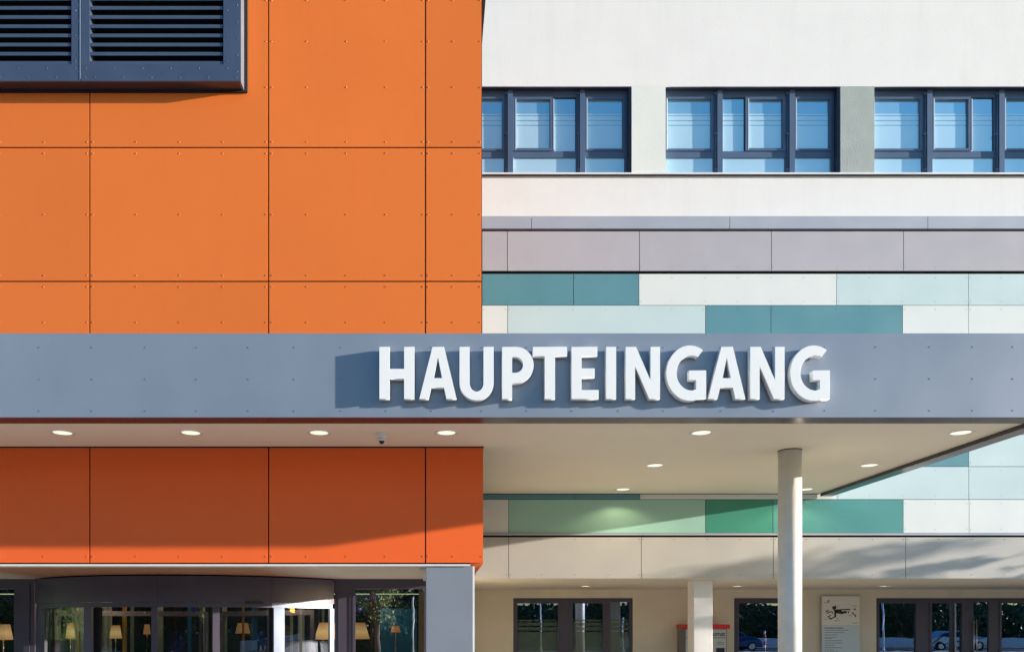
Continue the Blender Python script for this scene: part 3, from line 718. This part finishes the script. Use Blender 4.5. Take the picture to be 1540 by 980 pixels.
# inner leaves round the centre post
bm = bmesh.new(); cyl(bm, CXD, CYD, 0, zh0, .12, n=24); obj('centre_post', bm, M['steel'], rd)
for k in range(3):
    t_ = math.radians(200+k*120); c_, s_ = math.cos(t_), math.sin(t_)
    bm = bmesh.new()
    def plate(bm, r0, r1, z0, z1, th=.05):
        nx, ny = -s_*th/2, c_*th/2
        P = [(CXD+r0*c_+nx, CYD+r0*s_+ny), (CXD+r1*c_+nx, CYD+r1*s_+ny), (CXD+r1*c_-nx, CYD+r1*s_-ny), (CXD+r0*c_-nx, CYD+r0*s_-ny)]
        lo = [bm.verts.new((*p, z0)) for p in P]; hi = [bm.verts.new((*p, z1)) for p in P]
        bm.faces.new(lo[::-1]); bm.faces.new(hi)
        for j in range(4): bm.faces.new((lo[j], lo[(j+1)%4], hi[(j+1)%4], hi[j]))
    plate(bm, 3.6, 3.72, .05, zg0-.02); plate(bm, .2, .3, .05, zg0-.02); plate(bm, .3, 3.6, zg0-.14, zg0-.02); plate(bm, .3, 3.6, .05, .2)
    lf = obj('door_leaf', bm, M['framelow'], rd)
    bm = bmesh.new(); plate(bm, .3, 3.6, .2, zg0-.14, .012); obj('leaf_pane', bm, M['glass_leaf'], lf)
bm = bmesh.new(); cyl(bm, CXD, CYD, zh1-.05, zh1-.02, RD-.07, n=64); obj('drum_ceiling', bm, M['framelow'], rd)
settle(rd)

# lobby shell
lo_ = thing('lobby', 'dim lobby interior behind the revolving door', 'lobby', loc=(-6, 26, 0))
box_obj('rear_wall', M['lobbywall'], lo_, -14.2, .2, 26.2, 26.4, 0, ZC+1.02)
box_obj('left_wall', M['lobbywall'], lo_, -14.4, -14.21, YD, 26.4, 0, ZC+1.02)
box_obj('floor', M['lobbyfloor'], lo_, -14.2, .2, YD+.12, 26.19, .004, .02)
settle(lo_)
# floor lamps with cloth shades
def floor_lamp(px, y, w, h, ztop_px, label, dim=False):
    x = PX(px, y); zt_ = PZ(ztop_px, y)
    t = thing('floor_lamp', label, 'floor lamp', 'lit lamps in the lobby', loc=(x, y, .02))
    bm = bmesh.new(); cyl(bm, 0, 0, zt_-h-.02, zt_-.02, w/2, w*.34, n=32, caps=False); obj('lamp_shade', bm, M['shade_dim' if dim else 'shade'], t)
    bm = bmesh.new(); cyl(bm, 0, 0, .03, zt_-.05, .014, n=10); obj('pole', bm, M['steel'], t)
    bm = bmesh.new(); cyl(bm, 0, 0, .0, .03, .16, n=24); obj('base', bm, M['steel'], t)
floor_lamp(497, 20.6, .84, .43, 935.5, 'lit yellow shaded lamp seen through the right-hand curved door pane')
floor_lamp(534, 18.9, .70, .385, 935.5, 'large lit yellow shaded lamp behind the glazing right of the revolving door')
floor_lamp(106, 19.6, .22, .38, 936, 'small orange shaded lamp behind the left curved pane')
floor_lamp(174, 21.2, .32, .35, 939.5, 'orange shaded lamp behind the second pane of the revolving door')
floor_lamp(221, 24.0, .22, .30, 938, 'dim orange shaded lamp deep behind the revolving door', True)
floor_lamp(5, 18.6, .42, .36, 938, 'orange shaded lamp behind the leftmost pane')
floor_lamp(595, 19.0, .24, .15, 940.5, 'dim pinkish shaded lamp in front of the blue lobby panel', True)
floor_lamp(365, 23.0, .42, .3, 936, 'dim orange lamp seen between the leaves of the revolving door', True)
pl = bpy.data.lights.new('lobby_fill_light', 'POINT'); pl.energy = 90; pl.color = (1, .72, .42); pl.shadow_soft_size = .25  # added fill lights hidden behind the door header, to brighten the curtains
po = bpy.data.objects.new('lobby_fill_light', pl); COL.objects.link(po); po.location = (PX(450, 20.0), 18.2, 2.48)
po2 = bpy.data.objects.new('lobby_fill_light', pl); COL.objects.link(po2); po2.location = (-7.6, 18.2, 2.48)
# blue partition and curtains
bm = bmesh.new(); zb = PZ(914, 24.5)
zb = PZ(914, 19.4)
bx(bm, PX(572, 19.4), PX(627, 19.4), 19.4, 19.5, 0, zb)
bx(bm, PX(590, 19.4), PX(618, 19.4), 19.37, 19.399, 0, PZ(932, 19.4))
bp_ = obj('partition_panel', bm, M['blue'], None, bevel=.02); tag(bp_, 'blue lobby partition seen through the glazing beside the grey pillar', 'partition')
def curtain(px0, px1, y, mat, label):
    bm = bmesh.new(); x0, x1 = PX(px0, y), PX(px1, y); n = max(8, int((x1-x0)/.03)); prev = None
    for i in range(n+1):
        x = x0+(x1-x0)*i/n; yy = y+.03*math.sin(i*1.5)
        c = (bm.verts.new((x, yy, .04)), bm.verts.new((x, yy, ZC+.95)))
        if prev: f = bm.faces.new((prev[0], c[0], c[1], prev[1])); f.smooth = True
        prev = c
    tag(obj('curtain', bm, mat), label, 'curtain', 'curtains and pale reflection strips in the lobby')  # also makes the pale strips that stand for reflections in the door panes
curtain(108, 126, 21.5, M['curt_refl_g'], 'pale green curtain edge behind the left curved door pane')
curtain(152, 168, 21.8, M['curt_refl_g'], 'pale grey-green curtain behind the second door pane')
curtain(184, 191, 20.9, M['curt_y'], 'narrow ochre curtain in the revolving door opening')
curtain(364, 368, 20.9, M['curt_y'], 'very thin ochre strip curtain behind the fourth door pane')
curtain(464, 474, 22.5, M['curt_r'], 'russet curtain left of the yellow lamp behind the right curved pane')
curtain(78, 92, 23.5, M['curt_r'], 'russet curtain behind the left curved door pane')
curtain(556, 566, 22.0, M['curt_r'], 'russet curtain left of the blue partition')
curtain(448, 458, 22.0, M['curt_refl_g'], 'grey curtain strip behind the right curved pane')

for k, (a, b, yy, mt, lb_) in enumerate([(196, 202, 22.6, 'curt_refl_g', 'narrow pale reflection strip right of the ochre strip'), (238, 246, 22.6, 'curt_refl_g', 'pale reflection strip at the left edge of the third door pane'), (262, 267, 24.6, 'curt_r', 'thin russet curtain in the third door pane'),
        (282, 288, 23.2, 'blue', 'blue-green curtain strip in the middle of the third pane'), (305, 309, 22.4, 'curt_refl_g', 'thin pale reflection strip near the fourth door stile'), (334, 342, 22.4, 'curt_refl_g', 'bright pale reflection strip beside the fourth door stile'),
        (378, 388, 24.0, 'blue', 'dark blue curtain right of the ochre thread'), (436, 441, 22.0, 'curt_refl_g', 'pale reflection strip at the left of the right curved pane'), (484, 488, 23.0, 'curt_refl_g', 'thin pale reflection strip behind the yellow lamp'), (116, 119, 19.5, 'curt_y', 'thin ochre cord curtain behind the left curved pane')]):
    curtain(a, b, yy, M[mt], lb_)  # added strips; the pale ones stand for vertical reflections in the door panes
# ------------------------------------------------------------------ ticket machine
ym = 22.77
tm = thing('ticket_machine', 'grey payment machine with a red top standing behind the square column', 'ticket machine', loc=(PX(1063, ym), ym, 0))
mx0, mx1 = PX(1030, ym), PX(1093.5, ym); mzt = PZ(945, ym)
bm = bmesh.new(); bx(bm, mx0, mx1, ym+.012, YB-.03, .06, mzt); obj('body', bm, M['machside'], tm, bevel=.01)
bm = bmesh.new(); bx(bm, mx0+.03, mx1-.03, ym, ym+.0115, .1, mzt-.01); obj('front_panel', bm, M['machine'], tm)
bm = bmesh.new(); bx(bm, mx0-.02, PX(1097, ym), ym-.06, YB-.02, mzt+.002, PZ(938, ym)); obj('red_top', bm, M['red'], tm, bevel=.012)
bm = bmesh.new(); bx(bm, mx0+.03, mx1-.03, ym-.004, ym-.0005, PZ(958.6, ym), PZ(957.6, ym)); obj('trim_line', bm, M['inkgrey'], tm)
for (a, b) in ((1052, 1068), (1077, 1089.5)):
    bm = bmesh.new(); bx(bm, PX(a, ym), PX(b, ym), ym-.006, ym-.0005, PZ(995, ym), PZ(973.5, ym)); obj('screen', bm, M['screen'], tm)
bm = bmesh.new(); bx(bm, mx0+.02, mx1-.02, ym+.03, YB-.05, 0, .058); obj('plinth', bm, M['ink'], tm)
def text_mesh(s, size, loc, mat, parent=None, name='lettering', align='LEFT'):
    cu = bpy.data.curves.new('tmp', 'FONT'); cu.body = s; cu.size = size; cu.extrude = .0008; cu.offset = .0022; cu.space_character = .92; cu.align_x = align; cu.resolution_u = 3
    to = bpy.data.objects.new('tmp', cu); COL.objects.link(to); bpy.context.view_layer.update()
    me = bpy.data.meshes.new_from_object(to.evaluated_get(dg()), depsgraph=dg()); bpy.data.objects.remove(to)
    me.materials.clear(); me.materials.append(mat)
    bm = bmesh.new(); bm.from_mesh(me)
    for v in bm.verts: v.co = Vector((v.co.x, -v.co.z, v.co.y))
    bm.to_mesh(me); bm.free(); me.name = name
    o = bpy.data.objects.new(name, me); COL.objects.link(o); o.location = loc
    if parent: o.parent = parent
    return o
text_mesh('Automat', .19, (PX(1090.8, ym), ym-.002, PZ(955.6, ym)), M['ink'], tm, align='RIGHT')
bm = bmesh.new(); n = 20
for k, (rx, rz) in enumerate(((.12, .045), (.07, .025))):
    cx_, cz_ = PX(1083, ym), PZ(967, ym)
    o_ = [bm.verts.new((cx_+rx*math.cos(math.pi*i/n), ym-.003, cz_+rz*math.sin(math.pi*i/n))) for i in range(n+1)]
    i_ = [bm.verts.new((cx_+(rx-.014)*math.cos(math.pi*i/n), ym-.003, cz_+(rz-.012)*math.sin(math.pi*i/n))) for i in range(n+1)]
    for j in range(n): bm.faces.new((o_[j], o_[j+1], i_[j+1], i_[j]))
bx(bm, PX(1083, ym)-.11, PX(1083, ym)+.11, ym-.003, ym-.0015, PZ(968.4, ym), PZ(967.8, ym))
obj('emblem', bm, M['inkgrey'], tm)
settle(tm)

# ------------------------------------------------------------------ site-plan board
ys = YB-.12
sb = thing('information_board', 'tall pale board with a black site plan and a text list on the beige wall', 'information board', loc=(PX(1264.5, ys), ys, 0))
sx0, sx1 = PX(1236, ys), PX(1293, ys)
bm = bmesh.new(); bx(bm, sx0, sx1, ys+.006, YB-.02, .35, PZ(895.5, ys)); obj('board', bm, M['machine'], sb, bevel=.004)
bm = bmesh.new(); bx(bm, sx0+.003, sx1-.003, ys, ys+.0055, PZ(939.4, ys), PZ(895.8, ys)); obj('map_field', bm, M['signtop'], sb)
bm = bmesh.new(); bx(bm, sx0+.003, sx1-.003, ys, ys+.0055, .36, PZ(939.6, ys)); obj('text_field', bm, M['signlow'], sb)
def Z1(u, v):  # zoom coordinates of the board detail to source pixels
    return (1220+u/10.31, 885+v/10.31)
polys = [[(318,275),(385,255),(388,305),(340,322)], [(345,318),(600,306),(606,326),(470,330),(470,385),(380,375),(360,360)], [(360,330),(385,330),(385,435),(355,440)],
         [(470,345),(550,340),(552,375),(490,380),(485,390),(455,388)], [(566,345),(584,343),(586,373),(568,375)], [(220,345),(268,320),(275,335),(228,360)], [(232,370),(300,345),(330,350),(345,385),(335,388),(322,362),(300,360),(240,384)],
         [(248,425),(305,398),(312,410),(258,438)], [(285,455),(360,428),(368,440),(295,475)], [(266,438),(280,432),(305,466),(292,474)], [(622,372),(640,362),(700,412),(685,440),(670,430),(680,416)], [(660,302),(688,300),(690,324),(664,326)], [(392,446),(412,444),(404,466)], [(405,272),(425,268),(426,280)], [(250,178),(278,174),(282,194),(252,196)]]
bm = bmesh.new()
for p in polys:
    vs = [bm.verts.new((PX(Z1(u, v)[0], ys), ys-.002, PZ(Z1(u, v)[1], ys))) for u, v in p]
    bm.faces.new(vs)
obj('site_plan', bm, M['ink'], sb)
def dashline(bm, u0, u1, v, h, rng):
    u = u0
    while u < u1:
        w = rng.uniform(9, 48); e = min(u+w, u1)
        a, b = Z1(u, v), Z1(e, v+h)
        bx(bm, PX(a[0], ys), PX(b[0], ys), ys-.003, ys-.0005, PZ(b[1], ys), PZ(a[1], ys)); u = e+5
rng = random.Random(3)
bm = bmesh.new(); dashline(bm, 205, 495, 598, 13, rng); obj('heading_text', bm, M['ink'], sb)
bm = bmesh.new()
for (v, e) in ((635, 580), (670, 510), (706, 410), (742, 382), (763, 320), (796, 475), (832, 495), (868, 358), (904, 480), (940, 352), (970, 420), (1005, 460), (1040, 380), (1080, 500), (1115, 360), (1150, 430)): dashline(bm, 208, e, v, 8, rng)
for (a, b, v) in ((208, 286, 205), (632, 715, 258), (568, 642, 408), (212, 260, 460), (362, 440, 486), (640, 715, 522)): dashline(bm, a, b, v, 7, rng)
obj('list_text', bm, M['inkgrey'], sb)
settle(sb)

# ------------------------------------------------------------------ trees, poles and cars on the street side
def leaves(bm, n, fn, size, rng):
    for _ in range(n):
        p = fn(rng); a = Vector((rng.gauss(0,1), rng.gauss(0,1), rng.gauss(0,1))).normalized(); b = a.orthogonal().normalized(); b = (b*math.cos(rng.random()*6)+a.cross(b)*math.sin(rng.random()*6)).normalized(); c = a.cross(b)
        s = size*rng.uniform(.6, 1.3)
        bm.faces.new([bm.verts.new(p+q) for q in (b*s, c*s*.5, -b*s, -c*s*.5)])
def branch(bm, p, q, r0, r1, n=6):
    d = (q-p).normalized(); u = d.orthogonal().normalized(); w = d.cross(u)
    a = [bm.verts.new(p+(u*math.cos(6.283*i/n)+w*math.sin(6.283*i/n))*r0) for i in range(n)]
    b = [bm.verts.new(q+(u*math.cos(6.283*i/n)+w*math.sin(6.283*i/n))*r1) for i in range(n)]
    for i in range(n): bm.faces.new((a[i], a[(i+1)%n], b[(i+1)%n], b[i]))
def tree(loc, h, r, trunk_h, n, size, label, leafm, group=None, seed=1, clumps=26, flat=1.0):
    rng = random.Random(seed); t = thing('street_tree', label, 'tree', group, loc=loc)
    bm = bmesh.new(); top = Vector((.1, 0, h*.7)); branch(bm, Vector((0,0,0)), Vector((0,0,trunk_h)), .03*h, .024*h, 8)
    cl = []
    for i in range(clumps):
        th = rng.uniform(0, 6.283); rr = r*math.sqrt(rng.random()); zz = trunk_h*.9+(h-trunk_h*.9)*rng.random()
        k = 1-abs((zz-trunk_h)/(h-trunk_h)-.45)*.9; cl.append(Vector((rr*math.cos(th)*k, rr*math.sin(th)*k, zz)))
    for c in cl:
        base = Vector((0,0,trunk_h*rng.uniform(.8, 1.0))); mid = base.lerp(c, .5)+Vector((0,0,.1*h))*rng.random()
        branch(bm, base, mid, .011*h, .007*h, 5); branch(bm, mid, c, .007*h, .002*h, 5)
    obj('trunk', bm, M['bark'], t)
    bm = bmesh.new(); cr = r*.34
    def fn(rg):
        c = rg.choice(cl); return c+Vector((rg.gauss(0, cr*.55), rg.gauss(0, cr*.55), rg.gauss(0, cr*.42*flat)))
    leaves(bm, n, fn, size, rng); obj('crown', bm, leafm, t)
    return t
tr = tree((12, -24, 0), 8.0, 3.2, 1.6, 5200, .17, 'leafy green street tree across the road', M['leaf'], 'street trees across the road', 5, 40)
for i, (x, y, s) in enumerate([(-22, -25, 1.0), (-14, -23, .9), (-5, -26, 1.1), (3, -24, .85), (20, -23.5, 1.0), (27, -25, .8), (34, -24, 1.1), (41, -23, .9), (48, -25, 1.0), (56, -24, 1.05), (-31, -24, 1.05)]):
    d = dup(tr, (x, y, 0)); d.scale = (s, s, s); d.rotation_euler = (0, 0, i*1.3)
# small standard tree that shows mirrored in the entrance glazing
st_ = tree((-2.84, -4.0, 0), 3.9, 1.15, 2.35, 2600, .085, 'small standard tree in a planter opposite the entrance', M['leaf2'], None, 11, 26)
rb = random.Random(4); bm = bmesh.new()
for (cx_, cz_, rx_, rz_, nn) in ((-1.1, 3.2, .95, .14, 500), (-.75, 2.55, 1.25, .11, 600)):
    leaves(bm, nn, lambda g: Vector((cx_+rx_*g.uniform(-1, 1), .5*g.uniform(-1, 1)-.9, cz_+rz_*g.uniform(-1, 1))), .07, rb)
obj('awning_stand_in', bm, M['purple'], st_)  # made-up violet clumps, standing in for a purple awning mirrored in the glazing
# unseen low hedge added to hide the bright road from door reflections
rh = random.Random(12); bm = bmesh.new(); bx(bm, -60, 13.8, -16.2, -15.5, 0, 1.1)
leaves(bm, 5200, lambda g: Vector((g.uniform(-60, 13.8), -15.45+g.gauss(0, .1), g.uniform(.05, 1.35))), .13, rh)
tag(obj('hedge', bm, M['leaf']), 'long low unseen hedge added along the far kerb of the road', 'hedge')
# tree to the right whose branches throw the soft shadows on the lower panels
for k, (x, y, h, r, th_, sd, n) in enumerate([(20, 16.4, 4.55, .8, 3.7, 21, 210), (24.5, 14.9, 5.75, .8, 4.9, 33, 230), (29.5, 13.7, 6.6, .9, 5.7, 45, 260)]):
    tree((x, y, 0), h, r, th_, n, .10, ['slender young tree beside the building, nearest of three', 'slender young tree beside the building, middle of three', 'slender young tree beside the building, farthest of three'][k], M['leaf'], None, sd, 8, .45)
rgw = random.Random(9); bm = bmesh.new()
leaves(bm, 9000, lambda g: (lambda x: Vector((x, -34+g.gauss(0, 1.2), g.random()*((8.5 if x < 8 else 5.0)+.9*math.sin(x*.31)+.7*math.sin(x*.83+1)))))(g.uniform(-75, 95)), .42, rgw)
leaves(bm, 3500, lambda g: (lambda y: Vector((112+g.gauss(0, 1.2), y, g.random()*(7.5+1.2*math.sin(y*.31)))))(g.uniform(-36, 60)), .45, rgw)  # right and left strips added to hide bright low sky from door panes
leaves(bm, 2500, lambda g: (lambda y: Vector((-92+g.gauss(0, 1.2), y, g.random()*(8+1.2*math.sin(y*.31)))))(g.uniform(-36, 60)), .45, rgw)
fw = obj('distant_wood', bm, M['leaf']); tag(fw, 'dense green wood closing the view across the road, with added side strips', 'wood'); fw['kind'] = 'stuff'
bm = bmesh.new(); bx(bm, -110, 8, -37, -36.5, 0, 7.2); bx(bm, 8.01, 130, -37, -36.5, 0, 3.9); bx(bm, 115, 115.5, -36, 70, 0, 6.4); bx(bm, -95.5, -95, -36, 70, 0, 6.4); struct(obj('low_sky_blocker', bm, M['grass']))  # unseen blocks added to keep the bright low sky out of reflections
# hedge wall and lamp posts across the road
bm = bmesh.new(); bx(bm, 14, 80, -15.6, -15.4, 0, .78); tag(obj('boundary_wall', bm, M['plaster'], None, bevel=.02), 'low white wall along the far side of the road', 'wall')
def post(x, y, h, label):
    bm = bmesh.new(); cyl(bm, 0, 0, 0, h, .055, .045, n=16); cyl(bm, 0, 0, 0, .3, .09, .07, n=16)
    o = obj('lamp_post', bm, M['whitepole']); o.location = (x, y, 0); tag(o, label, 'lamp post', 'white lamp posts by the road')
def mirror_x(px, yplane, ypost): return PX(px, yplane)+(px-VX)/F*(yplane-ypost)
post(mirror_x(813, YQ, -6), -6, 3.35, 'white lamp post opposite the left ground floor window')
post(mirror_x(937, YQ, -6), -6, 2.3, 'short white lamp post by the kerb')
post(mirror_x(1329, YQ, -6), -6, 3.4, 'white lamp post opposite the right glazed doors')
post(mirror_x(621, YD, -6), -6, 3.2, 'white lamp post opposite the entrance')
def car(x, y, mat, label):
    t = thing('parked_car', label, 'car', 'cars parked by the road', loc=(x, y, 0))
    prof = [(-2.1,.28),(-2.15,.6),(-2.0,.82),(-1.55,.95),(-.95,1.32),(-.3,1.42),(.5,1.40),(1.15,1.02),(1.9,.86),(2.15,.62),(2.12,.28)]
    bm = bmesh.new()
    def loft(pr, w0, w1, zsplit):
        L_ = [bm.verts.new((a, -(w0 if z < zsplit else w1), z)) for a, z in pr]; R_ = [bm.verts.new((a, (w0 if z < zsplit else w1), z)) for a, z in pr]
        m_ = len(pr)
        for j in range(m_): bm.faces.new((L_[j], L_[(j+1)%m_], R_[(j+1)%m_], R_[j]))
        bm.faces.new(L_); bm.faces.new(R_[::-1])
    loft(prof, .88, .66, 1.0)
    obj('body', bm, mat, t, bevel=.05)
    for sgn in (-1, 1):
        bm = bmesh.new()
        bm.faces.new([bm.verts.new((a, sgn*(.885-(z-.98)*.55+.004), z)) for a, z in ((-1.35,.99),(-.85,1.27),(-.3,1.34),(.4,1.33),(.95,1.02))])
        obj('side_window', bm, M['carglass'], t)
    for wx in (-1.35, 1.35):
        for sgn in (-1, 1):
            bm = bmesh.new(); cyl(bm, 0, 0, -.1, .1, .32, n=24)
            w = obj('wheel', bm, M['tyre'], t); w.rotation_euler = (math.pi/2, 0, 0); w.location = (wx, sgn*.8, .32)
            bm = bmesh.new(); cyl(bm, 0, 0, -.012, .012, .2, n=16); rm = obj('rim', bm, M['steel'], w); rm.location = (0, 0, .1 if sgn < 0 else -.1)
    return t
car(20.6, -9.0, M['carblue'], 'dark blue parked car opposite the second ground floor window')
car(36.5, -9.2, M['carred'], 'silver parked car opposite the right glazed doors')
car(-9, -9.1, M['carblue'], 'dark blue parked car opposite the revolving door')
bm = bmesh.new(); 
for i in range(8): cyl(bm, 0, 0, i*.14, i*.14+.1399, .05, n=14, mi=i % 2)
bo = obj('striped_post', bm, [M['redstripe'], M['whitepole']]); bo.location = (mirror_x(1151, YQ, 4), 4, 0); bo.scale = (1,1,1.3)
tag(bo, 'red and white striped barrier post on the forecourt', 'barrier post')

# ------------------------------------------------------------------ light
v = Vector((-5.07, 1.0, -.755)).normalized()
el = math.asin(-v.z); az = math.atan2(-v.x, -v.y)
w = bpy.data.worlds.new('World'); sc.world = w; w.use_nodes = True
N = w.node_tree.nodes; L = w.node_tree.links
sk = N.new('ShaderNodeTexSky'); sk.sky_type = 'NISHITA'; sk.sun_disc = False; sk.sun_elevation = el; sk.sun_rotation = az
sk.air_density = 1.0; sk.dust_density = .6; sk.ozone_density = 2.5
hs = N.new('ShaderNodeHueSaturation'); hs.inputs['Saturation'].default_value = 1.28
L.new(sk.outputs[0], hs.inputs['Color']); L.new(hs.outputs[0], N['Background'].inputs[0]); N['Background'].inputs[1].default_value = .31
s = bpy.data.lights.new('sun', 'SUN'); s.energy = 11.0; s.angle = math.radians(.55); s.color = (1, .893, .77)
so = bpy.data.objects.new('sun', s); COL.objects.link(so); so.rotation_euler = v.to_track_quat('-Z', 'Y').to_euler(); so.location = (30, -5, 20)

# ------------------------------------------------------------------ camera
c = bpy.data.cameras.new('camera'); co = bpy.data.objects.new('camera', c); COL.objects.link(co)
co.location = (0, 0, ZC); co.rotation_euler = (math.pi/2, 0, 0)
c.sensor_width = 36; c.sensor_fit = 'HORIZONTAL'; c.lens = 36*F/W0
c.shift_x = (W0/2-VX)/W0; c.shift_y = (VY-H0/2)/W0; c.clip_end = 2000; c.clip_start = .05
sc.camera = co
sc.view_settings.view_transform = 'Standard'; sc.view_settings.look = 'None'; sc.view_settings.exposure = 0
sc.cycles.max_bounces = 8; sc.cycles.transparent_max_bounces = 12
sc.cycles.use_denoising = True
